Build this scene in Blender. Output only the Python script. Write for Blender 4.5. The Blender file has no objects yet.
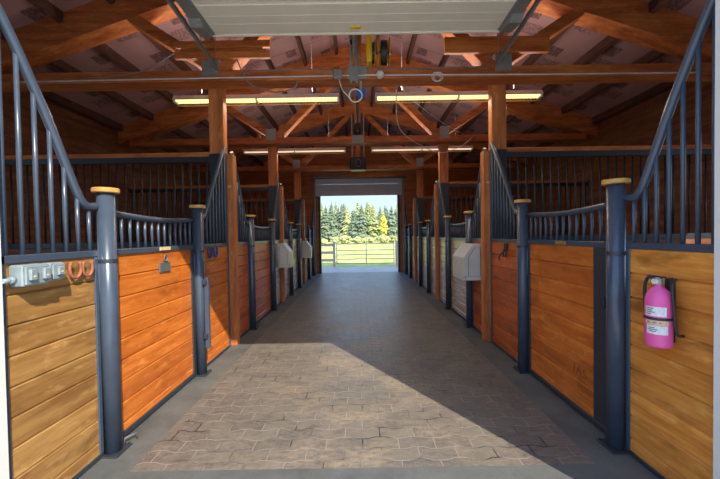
import bpy, math, random
from mathutils import Vector
random.seed(7)
SC = bpy.context.scene
COL = SC.collection
E = 1.565                      # eye height
PITCH = 1/3

# ------------------------------------------------------------------ node helpers
def new_mat(name):
    m = bpy.data.materials.new(name); m.use_nodes = True
    nt = m.node_tree; nt.nodes.clear()
    o = nt.nodes.new('ShaderNodeOutputMaterial'); b = nt.nodes.new('ShaderNodeBsdfPrincipled')
    nt.links.new(b.outputs[0], o.inputs[0])
    return m, nt, b
def nd(nt, t, **kw):
    n = nt.nodes.new(t)
    for k, v in kw.items(): setattr(n, k, v)
    return n
def math_(nt, op, a, b=None, c=None):
    n = nt.nodes.new('ShaderNodeMath'); n.operation = op
    for i, v in enumerate((a, b, c)):
        if v is None: continue
        if isinstance(v, (int, float)): n.inputs[i].default_value = v
        else: nt.links.new(v, n.inputs[i])
    return n.outputs[0]
def mixc(nt, f, a, b, mode='MIX'):
    n = nt.nodes.new('ShaderNodeMix'); n.data_type = 'RGBA'; n.blend_type = mode
    for s, v in ((0, f), (6, a), (7, b)):
        if isinstance(v, (int, float)): n.inputs[s].default_value = v
        elif isinstance(v, (tuple, list)): n.inputs[s].default_value = (*v[:3], 1)
        else: nt.links.new(v, n.inputs[s])
    return n.outputs[2]
def pos(nt, scale=(1, 1, 1)):
    g = nt.nodes.new('ShaderNodeNewGeometry')
    m = nt.nodes.new('ShaderNodeMapping'); m.inputs['Scale'].default_value = scale
    nt.links.new(g.outputs['Position'], m.inputs[0])
    return m.outputs[0]
def noise(nt, vec, scale=5, detail=4, rough=.55):
    n = nt.nodes.new('ShaderNodeTexNoise'); n.inputs['Scale'].default_value = scale
    n.inputs['Detail'].default_value = detail; n.inputs['Roughness'].default_value = rough
    nt.links.new(vec, n.inputs['Vector']); return n.outputs['Fac']
def ramp(nt, f, stops):
    r = nt.nodes.new('ShaderNodeValToRGB'); nt.links.new(f, r.inputs[0])
    el = r.color_ramp.elements
    while len(el) < len(stops): el.new(.5)
    for e, (p, c) in zip(el, stops): e.position = p; e.color = (*c, 1) if len(c) == 3 else c
    return r.outputs[0]
def step(nt, f, lo, hi):
    n = nt.nodes.new('ShaderNodeMapRange'); nt.links.new(f, n.inputs[0])
    n.inputs[1].default_value = lo; n.inputs[2].default_value = hi; return n.outputs[0]
def bump(nt, b, h, strength=.3, dist=.01):
    n = nt.nodes.new('ShaderNodeBump'); n.inputs['Strength'].default_value = strength
    n.inputs['Distance'].default_value = dist
    nt.links.new(h, n.inputs['Height']); nt.links.new(n.outputs[0], b.inputs['Normal'])

def wood(name, dark, light, axis='y', rough=.45, pitch=None, spec=.5, vary=.35, knots=.5):
    m, nt, b = new_mat(name)
    sc = {'x': (.9, 9, 9), 'y': (9, .9, 9), 'z': (9, 9, .9)}[axis]
    v = pos(nt, sc)
    if pitch:
        sep = nd(nt, 'ShaderNodeSeparateXYZ'); g = nd(nt, 'ShaderNodeNewGeometry')
        nt.links.new(g.outputs['Position'], sep.inputs[0])
        idx = math_(nt, 'FLOOR', math_(nt, 'DIVIDE', math_(nt, 'SUBTRACT', sep.outputs[2], 1.44), pitch))
        seg = math_(nt, 'FLOOR', math_(nt, 'DIVIDE', sep.outputs[1 if axis == 'y' else 0], 1.2))
        key = math_(nt, 'ADD', math_(nt, 'MULTIPLY', idx, 7.31), math_(nt, 'MULTIPLY', seg, 3.77))
        wn = nd(nt, 'ShaderNodeTexWhiteNoise', noise_dimensions='1D'); nt.links.new(key, wn.inputs['W'])
        boardv = wn.outputs['Value']
        off = nd(nt, 'ShaderNodeCombineXYZ')
        for i in range(3): nt.links.new(math_(nt, 'MULTIPLY', idx, 5.17), off.inputs[i])
        va = nd(nt, 'ShaderNodeVectorMath', operation='ADD'); nt.links.new(v, va.inputs[0]); nt.links.new(off.outputs[0], va.inputs[1])
        v = va.outputs[0]
    n1 = noise(nt, v, 1.0, 5, .6)
    n2 = noise(nt, v, 5.0, 3, .6)
    f = math_(nt, 'ADD', math_(nt, 'MULTIPLY', n1, .7), math_(nt, 'MULTIPLY', n2, .3))
    f = step(nt, f, .39, .62)
    c = mixc(nt, f, dark, light)
    # pale and dark blotches of the weathered varnish
    pv = pos(nt, {'x': (1, 3, 3), 'y': (3, 1, 3), 'z': (3, 3, 1)}[axis])
    n3 = noise(nt, pv, 5, 4, .65)
    c = mixc(nt, math_(nt, 'MULTIPLY', step(nt, n3, .56, .72), .55*knots), c, tuple(min(1, x*1.7+.04) for x in light))
    n4 = noise(nt, pv, 2.3, 3, .6)
    c = mixc(nt, math_(nt, 'MULTIPLY', step(nt, n4, .56, .75), .9*knots), c, tuple(x*.35 for x in dark))
    if pitch:
        c = mixc(nt, math_(nt, 'MULTIPLY', boardv, vary), c, tuple(x*.6 for x in dark))
    nt.links.new(c, b.inputs['Base Color'])
    b.inputs['Roughness'].default_value = rough
    b.inputs['Specular IOR Level'].default_value = spec
    bump(nt, b, n2, .25, .004)
    return m
def plain(name, col, rough=.5, metal=0, var=.12, scale=6, spec=.5):
    m, nt, b = new_mat(name)
    n = noise(nt, pos(nt), scale, 4, .6)
    c = mixc(nt, n, tuple(x*(1-var*1.6) for x in col), tuple(min(1, x*(1+var*1.6)) for x in col))
    nt.links.new(c, b.inputs['Base Color'])
    b.inputs['Roughness'].default_value = rough; b.inputs['Metallic'].default_value = metal
    b.inputs['Specular IOR Level'].default_value = spec
    return m
def emit(name, col, s):
    m, nt, b = new_mat(name)
    b.inputs['Base Color'].default_value = (*col, 1)
    b.inputs['Emission Color'].default_value = (*col, 1); b.inputs['Emission Strength'].default_value = s
    return m

M = {}
BP = .165
M['plank_gold'] = wood('golden planks', (.25, .108, .026), (.46, .25, .078), 'y', .42, BP, .5, knots=.9)
M['plank_gold_bright'] = wood('brightened golden planks', (.54, .18, .026), (.88, .37, .07), 'y', .38, BP, .5, knots=.9)  # golden planks repeated lighter; the shaded right panel's brightness is in the colour
M['plank_orange'] = wood('orange planks', (.46, .105, .012), (.74, .215, .030), 'y', .36, BP, .5, knots=.9)
M['plank_red'] = wood('red orange planks', (.38, .072, .012), (.62, .15, .025), 'y', .36, BP, .5, knots=.9)
M['plank_glare'] = wood('glare-paled planks', (.40, .27, .20), (.62, .48, .38), 'y', .25, BP, .8)  # far-door glare on the varnish painted in as a paler plank colour
M['plank_x'] = wood('partition planks', (.16, .05, .02), (.33, .12, .045), 'x', .55, BP)
M['wall_wood'] = wood('outer wall boards', (.17, .055, .025), (.36, .14, .06), 'y', .6, .3)
M['end_wood'] = wood('end wall boards', (.55, .13, .03), (.75, .24, .06), 'x', .5, .6)
M['beam_x'] = wood('fir beam', (.33, .075, .016), (.62, .20, .05), 'x', .6)
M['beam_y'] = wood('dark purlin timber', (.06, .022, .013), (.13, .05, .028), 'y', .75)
M['beam_z'] = wood('fir post', (.36, .09, .02), (.62, .22, .06), 'z', .6)
M['block'] = wood('orange fir block', (.42, .10, .018), (.68, .22, .05), 'x', .55)
M['cap'] = wood('ochre cap', (.45, .22, .045), (.70, .40, .10), 'x', .4, knots=.2)
M['steel'] = plain('blue grey painted steel', (.050, .068, .100), .28, .0, .15, 8, .6)
M['steel_dark'] = plain('dark painted steel', (.028, .033, .042), .4, .0, .15, 8)
M['galv'] = plain('galvanised steel', (.33, .35, .33), .5, .5, .2, 30)
M['grey_box'] = plain('grey cast box', (.25, .30, .31), .5, .2, .2, 25)
M['latch'] = plain('dull iron', (.13, .14, .15), .55, .3)
M['black'] = plain('black rubber', (.02, .02, .022), .5)
M['yellow'] = plain('yellow plastic', (.95, .55, .02), .45)
M['blue'] = plain('blue plastic', (.03, .10, .35), .4)
M['blueshoe'] = plain('blue painted iron', (.03, .045, .20), .4)
M['rust'] = plain('rusty iron', (.30, .10, .05), .7, .0, .4, 40)
M['white'] = plain('white cable', (.75, .74, .70), .5, 0, .05)
M['rope'] = plain('grey cable', (.22, .20, .20), .6)
M['cream'] = plain('cream painted door section', (.86, .81, .66), .45, 0, .06, 3)
M['doorgrey'] = plain('grey painted door section', (.80, .85, .92), .5, 0, .06, 3)
M['jamb'] = plain('white painted trim', (.68, .66, .61), .5, 0, .03, 3)
M['feeder'] = plain('pale grey sheet metal', (.55, .55, .52), .4, .1, .1, 6)
M['pink'] = plain('pink paint', (.78, .10, .33), .35, 0, .05)
M['paper'] = plain('printed label', (.72, .70, .66), .6, 0, .3, 90)
M['tan'] = plain('tan strip', (.62, .48, .25), .6, 0, .3, 60)
M['brass'] = plain('dull brass', (.45, .30, .12), .4, .6)
M['burn'] = plain('burned mark', (.22, .06, .02), .8)
M['gate'] = plain('galvanised gate tube', (.50, .52, .54), .5, .3, .1)
M['fence'] = plain('weathered fence wood', (.72, .72, .72), .8, 0, .15, 10)
M['tube'] = emit('fluorescent tube', (1.0, .74, .28), 1.5)
M['tube_dim'] = emit('dim fluorescent tube', (1.0, .74, .50), .7)
M['dirt'] = plain('stall bedding', (.12, .09, .06), .95, 0, .4, 12)

def mat_paver():
    m, nt, b = new_mat('interlocking pavers')
    g = nd(nt, 'ShaderNodeNewGeometry'); sep = nd(nt, 'ShaderNodeSeparateXYZ'); nt.links.new(g.outputs['Position'], sep.inputs[0])
    x, y = sep.outputs[0], sep.outputs[1]
    W, H = .27, .132
    fr = math_(nt, 'FRACT', math_(nt, 'DIVIDE', x, W))
    tri = math_(nt, 'ABSOLUTE', math_(nt, 'SUBTRACT', fr, .5))            # 0..0.5
    zig = step(nt, tri, .16, .34)                                         # trapezoid wave
    y2 = math_(nt, 'ADD', y, math_(nt, 'MULTIPLY', zig, .021))
    cmb = nd(nt, 'ShaderNodeCombineXYZ')
    # vertical joints sit on the flats of the wave
    row = math_(nt, 'FLOOR', math_(nt, 'DIVIDE', y2, H))
    lean = math_(nt, 'MULTIPLY', math_(nt, 'SUBTRACT', math_(nt, 'FRACT', math_(nt, 'DIVIDE', y2, H)), .5), .0)
    nt.links.new(math_(nt, 'ADD', x, lean), cmb.inputs[0]); nt.links.new(y2, cmb.inputs[1])
    br = nd(nt, 'ShaderNodeTexBrick', offset=.5, offset_frequency=2, squash=1, squash_frequency=1)
    nt.links.new(cmb.outputs[0], br.inputs['Vector'])
    for k, v in (('Scale', 1), ('Mortar Size', .0052), ('Mortar Smooth', .3), ('Bias', 0), ('Brick Width', W), ('Row Height', H)): br.inputs[k].default_value = v
    br.inputs['Color1'].default_value = (.150, .128, .098, 1); br.inputs['Color2'].default_value = (.085, .074, .066, 1)
    br.inputs['Mortar'].default_value = (.10, .085, .083, 1)
    n1 = noise(nt, pos(nt), 1.6, 5, .6); n2 = noise(nt, pos(nt), 40, 3, .6); n5p = noise(nt, pos(nt, (1, 2, 1)), 14, 5, .75)
    c = mixc(nt, step(nt, n2, .3, .75), br.outputs['Color'], (.17, .148, .122))
    n5 = noise(nt, pos(nt, (1, 2.2, 1)), 9, 6, .75)
    c = mixc(nt, math_(nt, 'MULTIPLY', step(nt, n5, .52, .70), .45), c, (.26, .22, .17))
    c = mixc(nt, math_(nt, 'MULTIPLY', step(nt, n5, .48, .30), .65), c, (.035, .03, .032))
    # mortar: pale sand in some joints, dark in others
    mort = mixc(nt, step(nt, noise(nt, pos(nt), 3, 2), .48, .62), (.27, .23, .20), (.025, .02, .022))
    c = mixc(nt, math_(nt, 'MULTIPLY', br.outputs['Fac'], .95), c, mort)
    # worn sandy patches down the middle
    ax = math_(nt, 'ABSOLUTE', math_(nt, 'SUBTRACT', x, .05))
    mid = step(nt, ax, 1.35, .2)
    patch = math_(nt, 'MULTIPLY', math_(nt, 'MULTIPLY', step(nt, n1, .44, .62), mid), step(nt, n5p, .40, .62))
    c = mixc(nt, math_(nt, 'MULTIPLY', patch, .8), c, (.36, .27, .165))
    nt.links.new(c, b.inputs['Base Color'])
    r = math_(nt, 'ADD', .28, math_(nt, 'MULTIPLY', n1, .25)); nt.links.new(r, b.inputs['Roughness'])
    b.inputs['Specular IOR Level'].default_value = .5
    h = math_(nt, 'SUBTRACT', math_(nt, 'MULTIPLY', n2, .3), br.outputs['Fac'])
    bump(nt, b, h, .9, .008)
    return m
def mat_concrete(name, a, c2):
    m, nt, b = new_mat(name)
    n1 = noise(nt, pos(nt), 2, 6, .65); n2 = noise(nt, pos(nt), 60, 3, .6)
    c = mixc(nt, step(nt, n1, .35, .7), a, c2)
    c = mixc(nt, math_(nt, 'MULTIPLY', step(nt, n2, .5, .8), .4), c, tuple(x*.5 for x in a))
    nt.links.new(c, b.inputs['Base Color']); b.inputs['Roughness'].default_value = .55
    bump(nt, b, n2, .3, .003)
    return m
def mat_foam():
    m, nt, b = new_mat('pink foam boards')
    g = nd(nt, 'ShaderNodeNewGeometry'); sep = nd(nt, 'ShaderNodeSeparateXYZ'); nt.links.new(g.outputs['Position'], sep.inputs[0])
    x, y = math_(nt, 'ABSOLUTE', sep.outputs[0]), sep.outputs[1]
    base = mixc(nt, noise(nt, pos(nt), 1.3, 4, .6), (.31, .16, .15), (.53, .30, .285))
    # printed blocks, a row of stamps on every board
    fx = math_(nt, 'FRACT', math_(nt, 'DIVIDE', math_(nt, 'ADD', x, .25), .70))
    sh = math_(nt, 'MULTIPLY', math_(nt, 'FLOOR', math_(nt, 'DIVIDE', math_(nt, 'ADD', x, .25), .70)), .37)
    fy = math_(nt, 'FRACT', math_(nt, 'ADD', math_(nt, 'DIVIDE', y, 1.15), sh))
    def rect(x0, x1, y0, y1):
        return math_(nt, 'MULTIPLY', math_(nt, 'MULTIPLY', math_(nt, 'GREATER_THAN', fx, x0), math_(nt, 'LESS_THAN', fx, x1)),
                     math_(nt, 'MULTIPLY', math_(nt, 'GREATER_THAN', fy, y0), math_(nt, 'LESS_THAN', fy, y1)))
    r1 = rect(.20, .50, .10, .32); r2 = rect(.28, .72, .42, .66)
    fine = step(nt, noise(nt, pos(nt, (30, 12, 1)), 1.4, 2, .5), .42, .5)
    ink = math_(nt, 'ADD', math_(nt, 'MULTIPLY', r1, math_(nt, 'ADD', .35, math_(nt, 'MULTIPLY', fine, .45))), math_(nt, 'MULTIPLY', math_(nt, 'MULTIPLY', r2, fine), .55))
    c = mixc(nt, ink, base, (.085, .035, .035))
    j = math_(nt, 'LESS_THAN', math_(nt, 'FRACT', math_(nt, 'DIVIDE', y, 2.44)), .006)
    c = mixc(nt, math_(nt, 'MULTIPLY', j, .7), c, (.05, .02, .02))
    nt.links.new(c, b.inputs['Base Color']); b.inputs['Roughness'].default_value = .55
    return m
def mat_grass():
    m, nt, b = new_mat('pasture grass')
    n = noise(nt, pos(nt, (1, .35, 1)), .5, 6, .7)
    c = ramp(nt, n, [(.3, (.26, .30, .05)), (.5, (.48, .48, .10)), (.62, (.66, .60, .20)), (.75, (.78, .66, .38))])
    nt.links.new(c, b.inputs['Base Color']); b.inputs['Roughness'].default_value = .9
    return m
def mat_leaf(name, a, c2):
    m, nt, b = new_mat(name)
    n = noise(nt, pos(nt), 1.6, 5, .7)
    nt.links.new(mixc(nt, step(nt, n, .3, .7), a, c2), b.inputs['Base Color']); b.inputs['Roughness'].default_value = .9
    b.inputs['Specular IOR Level'].default_value = .1
    return m
M['paver'] = mat_paver(); M['foam'] = mat_foam(); M['grass'] = mat_grass()
M['concrete'] = mat_concrete('concrete strip', (.075, .08, .076), (.135, .14, .13))
M['concrete_out'] = mat_concrete('outside concrete', (.40, .38, .33), (.55, .53, .47))
M['leaf_a'] = mat_leaf('fir needles', (.19, .23, .09), (.44, .46, .20))  # needle colours lightened, with the distance haze put into them
M['leaf_b'] = mat_leaf('pale fir needles', (.30, .33, .13), (.58, .57, .28))
M['leaf_c'] = mat_leaf('blue fir needles', (.10, .14, .09), (.28, .33, .20))
M['leaf_y'] = mat_leaf('yellow leaves', (.50, .46, .05), (.80, .72, .12))
M['bark'] = plain('bark', (.14, .10, .07), .9)

# ------------------------------------------------------------------ mesh builder
class MB:
    def __init__(s): s.v = []; s.f = []; s.sm = []
    def add(s, vs, fs, smooth=False):
        o = len(s.v); s.v += [tuple(v) for v in vs]
        for f in fs: s.f.append([i+o for i in f]); s.sm.append(smooth)
        return s
    def hull6(s, p, bev=0):           # 8 corners: bottom ring 0-3, top ring 4-7
        return s.add(p, [(3, 2, 1, 0), (4, 5, 6, 7), (0, 1, 5, 4), (1, 2, 6, 5), (2, 3, 7, 6), (3, 0, 4, 7)])
    def box(s, x0, x1, y0, y1, z0, z1, c=0):
        x0, x1 = sorted((x0, x1)); y0, y1 = sorted((y0, y1)); z0, z1 = sorted((z0, z1))
        if c <= 0:
            return s.hull6([(x0, y0, z0), (x1, y0, z0), (x1, y1, z0), (x0, y1, z0), (x0, y0, z1), (x1, y0, z1), (x1, y1, z1), (x0, y1, z1)])
        c = min(c, (x1-x0)*.4, (y1-y0)*.4, (z1-z0)*.4)
        r = lambda xx0, xx1, yy0, yy1, z: [(xx0+c, yy0, z), (xx1-c, yy0, z), (xx1, yy0+c, z), (xx1, yy1-c, z), (xx1-c, yy1, z), (xx0+c, yy1, z), (xx0, yy1-c, z), (xx0, yy0+c, z)]
        rings = [r(x0+c, x1-c, y0+c, y1-c, z0), r(x0, x1, y0, y1, z0+c), r(x0, x1, y0, y1, z1-c), r(x0+c, x1-c, y0+c, y1-c, z1)]
        vs = sum(rings, []); fs = [tuple(range(7, -1, -1)), tuple(range(24, 32))]
        for k in range(3):
            for i in range(8): j = (i+1) % 8; fs.append((k*8+i, k*8+j, k*8+8+j, k*8+8+i))
        return s.add(vs, fs)
    def tube(s, pts, r, n=10, closed=False, rs=None):
        P = [Vector(p) for p in pts]; m = len(P); vs = []; up = Vector((0, 0, 1)); prev = None
        for i, p in enumerate(P):
            if closed: t = P[(i+1) % m]-P[i-1]
            else: t = P[min(i+1, m-1)]-P[max(i-1, 0)]
            t.normalize()
            if prev is None: a = up.cross(t) if abs(t.z) < .9 else Vector((1, 0, 0)).cross(t)
            else: a = prev-t*prev.dot(t)
            a.normalize(); prev = a; b_ = t.cross(a)
            rr = rs[i] if rs else r
            for k in range(n):
                an = 2*math.pi*k/n; vs.append(p+a*math.cos(an)*rr+b_*math.sin(an)*rr)
        fs = []
        for i in range(m if closed else m-1):
            j = (i+1) % m
            for k in range(n): l = (k+1) % n; fs.append((i*n+k, i*n+l, j*n+l, j*n+k))
        s.add(vs, fs, True)
        if not closed:
            o = len(s.v)-len(vs)
            s.f.append([o+k for k in range(n-1, -1, -1)]); s.sm.append(False)
            s.f.append([o+(m-1)*n+k for k in range(n)]); s.sm.append(False)
        return s
    def lathe(s, prof, c=(0, 0, 0), n=24, axis='z'):   # prof: (r, h)
        vs = []
        for r, h in prof:
            for k in range(n):
                a = 2*math.pi*k/n; u, v = r*math.cos(a), r*math.sin(a)
                d = {'z': (u, v, h), 'x': (h, u, v), 'y': (v, h, u)}[axis]
                vs.append((c[0]+d[0], c[1]+d[1], c[2]+d[2]))
        fs = []
        for i in range(len(prof)-1):
            for k in range(n): l = (k+1) % n; fs.append((i*n+k, i*n+l, (i+1)*n+l, (i+1)*n+k))
        fs.append(tuple(range(n-1, -1, -1))); fs.append(tuple((len(prof)-1)*n+k for k in range(n)))
        return s.add(vs, fs, False)
    def prism_y(s, xz, y0, y1):        # polygon in x,z pushed along y
        n = len(xz); vs = [(x, y0, z) for x, z in xz]+[(x, y1, z) for x, z in xz]
        return s.add(vs, [tuple(range(n)), tuple(range(2*n-1, n-1, -1))]+[(i, n+i, n+(i+1) % n, (i+1) % n) for i in range(n)])
    def prism_x(s, yz, x0, x1):
        n = len(yz); vs = [(x0, y, z) for y, z in yz]+[(x1, y, z) for y, z in yz]
        return s.add(vs, [tuple(range(n)), tuple(range(2*n-1, n-1, -1))]+[(i, n+i, n+(i+1) % n, (i+1) % n) for i in range(n)])

def root(name, loc, label, cat, group=None):
    o = bpy.data.objects.new(name, None); COL.objects.link(o); o.location = loc
    o.empty_display_size = .1
    o['label'] = label; o['category'] = cat
    if group: o['group'] = group
    return o
def link(name, mb, m, parent=None, label=None):
    base = Vector((0, 0, 0)); p = parent
    while p is not None: base += Vector(p.location); p = p.parent
    me = bpy.data.meshes.new(name)
    me.from_pydata([tuple(Vector(v)-base) for v in mb.v], [], mb.f)
    me.polygons.foreach_set('use_smooth', mb.sm)
    import bmesh
    bm = bmesh.new(); bm.from_mesh(me); bmesh.ops.recalc_face_normals(bm, faces=bm.faces); bm.to_mesh(me); bm.free()
    me.materials.append(M[m] if isinstance(m, str) else m)
    o = bpy.data.objects.new(name, me); COL.objects.link(o); o.parent = parent
    if label: o['label'] = label
    return o
def solo(name, mb, m, label, cat, group=None):
    # a thing that is one mesh: origin at its base
    xs, ys, zs = zip(*mb.v); c = Vector(((min(xs)+max(xs))/2, (min(ys)+max(ys))/2, min(zs)))
    mb.v = [tuple(Vector(v)-c) for v in mb.v]
    o = link(name, mb, m); o.location = c; o['label'] = label; o['category'] = cat
    if group: o['group'] = group
    return o
def struct(name, mb, m, parent=None):
    o = link(name, mb, m, parent)
    if parent is None: o['kind'] = 'structure'
    return o
SIDE = {-1: 'left', 1: 'right'}
ORD = ['first', 'second', 'third', 'fourth', 'fifth', 'sixth', 'seventh', 'eighth', 'ninth']

# ------------------------------------------------------------------ layout
WX = 1.87; PX = 1.835
Y0, YE = 1.765, 14.35                 # inner faces of the end walls
YOUT = 1.38
COLS = [4.815, 8.015, 11.215]     # trusses; the columns stand just behind them
CD = .135
EAVE = 5.47
def ztop(x): return 5.92-PITCH*abs(x)
def zbot(x): return 5.53-PITCH*abs(x)

# ---- floor and ground
struct('floor', MB().box(-1.57, 1.57, 2.29, YE+.15, -.10, 0), 'paver')
for s in (-1, 1):
    struct('floor', MB().box(s*1.57, s*2.02, 2.29, YE+.15, -.10, -.001), 'concrete')
    struct('floor', MB().box(s*2.02, s*EAVE, Y0, YE, -.10, -.004), 'dirt')
struct('floor', MB().box(-1.57-.45, 1.57+.45, 1.2, 2.29, -.10, -.001), 'concrete')
struct('forecourt', MB().box(-14, 14, -16, 1.2, -.12, -.002), 'concrete_out')
struct('apron', MB().box(-9, 9, YE+.15, 17.0, -.12, -.004), 'concrete_out')
g = MB()
g.box(-120, 120, 17.0, 230, -.16, -.03)
struct('ground', g, 'grass')

# ---- shell
zf = 3.62
w = MB()
w.box(-EAVE-.1, -1.835, YOUT, Y0, 0, 3.9); w.box(1.815, EAVE+.1, YOUT, Y0, 0, 3.9)
w.box(-1.835, 1.815, YOUT, Y0, zf, 3.9)
w.prism_y([(-EAVE-.1, 3.9), (EAVE+.1, 3.9), (EAVE+.1, ztop(EAVE+.1)+.02), (0, ztop(0)+.02), (-EAVE-.1, ztop(EAVE+.1)+.02)], YOUT, Y0)
struct('wall_front', w, 'jamb')
w = MB()
w.box(-EAVE-.1, -1.66, YE, YE+.15, 0, 3.9); w.box(1.66, EAVE+.1, YE, YE+.15, 0, 3.9)
w.prism_y([(-EAVE-.1, 3.9), (EAVE+.1, 3.9), (EAVE+.1, ztop(EAVE+.1)+.02), (0, ztop(0)+.02), (-EAVE-.1, ztop(EAVE+.1)+.02)], YE, YE+.15)
struct('wall_back', w, 'end_wood')
for s in (-1, 1):
    # outer walls; each first bay has an unseen open window added to bring in daylight
    xa, xb = s*EAVE, s*(EAVE+.1); w = MB()
    w.box(xa, xb, Y0, 2.0, 0, ztop(EAVE)); w.box(xa, xb, 4.5, YE, 0, ztop(EAVE))
    w.box(xa, xb, 2.0, 4.5, 0, 1.3); w.box(xa, xb, 2.0, 4.5, 2.9, ztop(EAVE))
    struct('wall_left' if s < 0 else 'wall_right', w, 'wall_wood')
    f = MB()
    for (ya, yb, za, zb) in ((2.0, 2.06, 1.3, 2.9), (4.44, 4.5, 1.3, 2.9), (2.0, 4.5, 1.3, 1.36), (2.0, 4.5, 2.84, 2.9), (3.22, 3.28, 1.3, 2.9)): f.box(s*(EAVE-.01), s*(EAVE+.11), ya, yb, za, zb)
    struct('fill_window_'+str(1 if s < 0 else 2), f, 'fence')
c = MB()
for s in (-1, 1):
    X = EAVE+.5
    c.prism_y([(0, ztop(0)+.0), (s*X, ztop(X)), (s*X, ztop(X)+.12), (0, ztop(0)+.12)], YOUT-.2, YE+.35)
struct('ceiling', c, 'foam')
# steel jambs of the far doorway
for s in (-1, 1):
    struct('trim_'+str(1 if s < 0 else 2), MB().box(s*1.60, s*1.68, YE-.05, YE+.18, 0, 3.9), 'steel_dark')

# ---- trusses
def bar2(mb, a, b, w_, y0, y1):       # flat timber in the x-z plane from a to b, width w_
    a = Vector((a[0], a[1])); b = Vector((b[0], b[1])); d = (b-a).normalized(); n = Vector((-d.y, d.x))*w_/2
    P = [a+n, a-n, b-n, b+n]
    mb.prism_y([(p.x, p.y) for p in P], y0, y1); return mb
TR = []
for i, cy in enumerate(COLS):
    y0, y1 = cy-CD, cy+CD
    t = root('roof_truss', (0, cy, 3.57), ['big orange timber roof truss strung with cables, nearest the cream overhead door', 'orange timber roof truss in the middle of the barn, behind the bright lamps', 'dark timber roof truss farthest back, just before the grey far door'][i], 'roof truss', 'timber roof trusses')
    TR.append(t)
    link('bottom_chord', MB().box(-5.2, 5.2, y0, y1, 3.665, 3.81, .008), 'beam_x', t)
    for s in (-1, 1):
        X = EAVE-.02
        link('rafter', MB().prism_y([(0, zbot(0)), (s*X, zbot(X)), (s*X, ztop(X)), (0, ztop(0))], y0, y1), 'beam_x', t)
        link('web', bar2(MB(), (s*1.86, 3.80), (s*3.05, zbot(3.05)+.05), .14, y0+.03, y1-.03), 'beam_x', t)
        link('web', bar2(MB(), (s*1.86, 3.80), (s*.12, zbot(0)+.03), .14, y0+.035, y1-.035), 'beam_x', t)
        pl = MB().box(s*1.86, s*2.08, y0-.006, y0, 3.74, 4.0)
        for a in range(4):
            for b_ in range(5): pl.box(s*(1.89+a*.05), s*(1.905+a*.05), y0-.010, y0-.005, 3.765+b_*.05, 3.78+b_*.05)
        link('gusset_plate', pl, 'galv', t, 'perforated grey steel plate')
    link('king_post', MB().box(-.07, .07, y0+.01, y1-.01, 3.81, zbot(0)+.1), 'beam_z', t)
    link('center_plate', MB().box(-.13, .13, y0-.008, y0, 3.66, 3.83), 'galv', t, 'grey steel splice plate')
    if i == 0: continue

# splice blocks before the first truss
t = root('splice_block', (-1.8, 4.64, 3.95), 'pair of orange boards nailed across the left web of the nearest truss', 'timber block')
link('board', MB().box(-2.42, -1.15, 4.62, 4.675, 4.08, 4.17, .004), 'block', t)
link('board', MB().box(-2.42, -1.15, 4.62, 4.675, 3.94, 4.03, .004), 'block', t)
link('backing_board', MB().box(-2.30, -1.25, 4.66, 4.68, 3.98, 4.12), 'beam_x', t)
solo('splice_block', MB().box(1.17, 2.56, 4.62, 4.68, 3.96, 4.17, .004), 'block', 'single wide orange board nailed across the right web of the nearest truss', 'timber block')

# ---- purlins
px = [.45+.7*k for k in range(8)]
edges = [Y0, COLS[0]-CD, COLS[0]+CD, COLS[1]-CD, COLS[1]+CD, COLS[2]-CD, COLS[2]+CD, YE]
where = ['before the nearest truss', 'before the middle truss', 'before the farthest truss', 'behind the farthest truss']
for s in (-1, 1):
    for k, x in enumerate(px):
        for b_ in range(4):
            ya, yb = edges[2*b_], edges[2*b_+1]
            X0, X1 = x-.03, x+.03
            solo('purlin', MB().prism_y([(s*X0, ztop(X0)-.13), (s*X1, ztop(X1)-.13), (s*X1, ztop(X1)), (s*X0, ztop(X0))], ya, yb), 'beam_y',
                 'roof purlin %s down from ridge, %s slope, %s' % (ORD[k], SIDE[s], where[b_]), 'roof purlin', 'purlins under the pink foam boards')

# ---- timber columns
cw = ['nearest the doorway, beside the first pair of stalls', 'in the middle of the aisle row', 'farthest back before the grey door']
for i, cy in enumerate(COLS):
    for s in (-1, 1):
        t = root('timber_column', (s*1.95, cy+CD+.07, 0), 'orange square timber column on the %s of the aisle, %s' % (SIDE[s], cw[i]), 'column', 'timber columns along the aisle')
        link('post', MB().box(s*1.915, s*2.12, cy+CD+.0, cy+CD+.14, 0, 3.81, .006), 'beam_z', t)
        link('casing_board', MB().box(s*(1.785 if i == 0 else 1.80), s*(1.89 if i == 0 else 1.87), cy+CD-.02, cy+CD+.12, 0, 2.74, .004), 'beam_z', t, 'narrow vertical board on the aisle face')
        link('steel_sleeve', MB().box(s*1.908, s*2.126, cy+CD-.006, cy+CD+.146, 0, 2.76, .004), 'steel_dark', t, 'dark steel sheet around the lower post')
        k = MB().lathe([(.0, 0), (.022, .0), (.022, .02), (.0, .024)], (s*1.84, 0, 2.28), 10, 'y')
        k.v = [(x, cy+CD-.02-y, z) for x, y, z in k.v]
        link('knot_button', k, 'cap', t)

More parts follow.
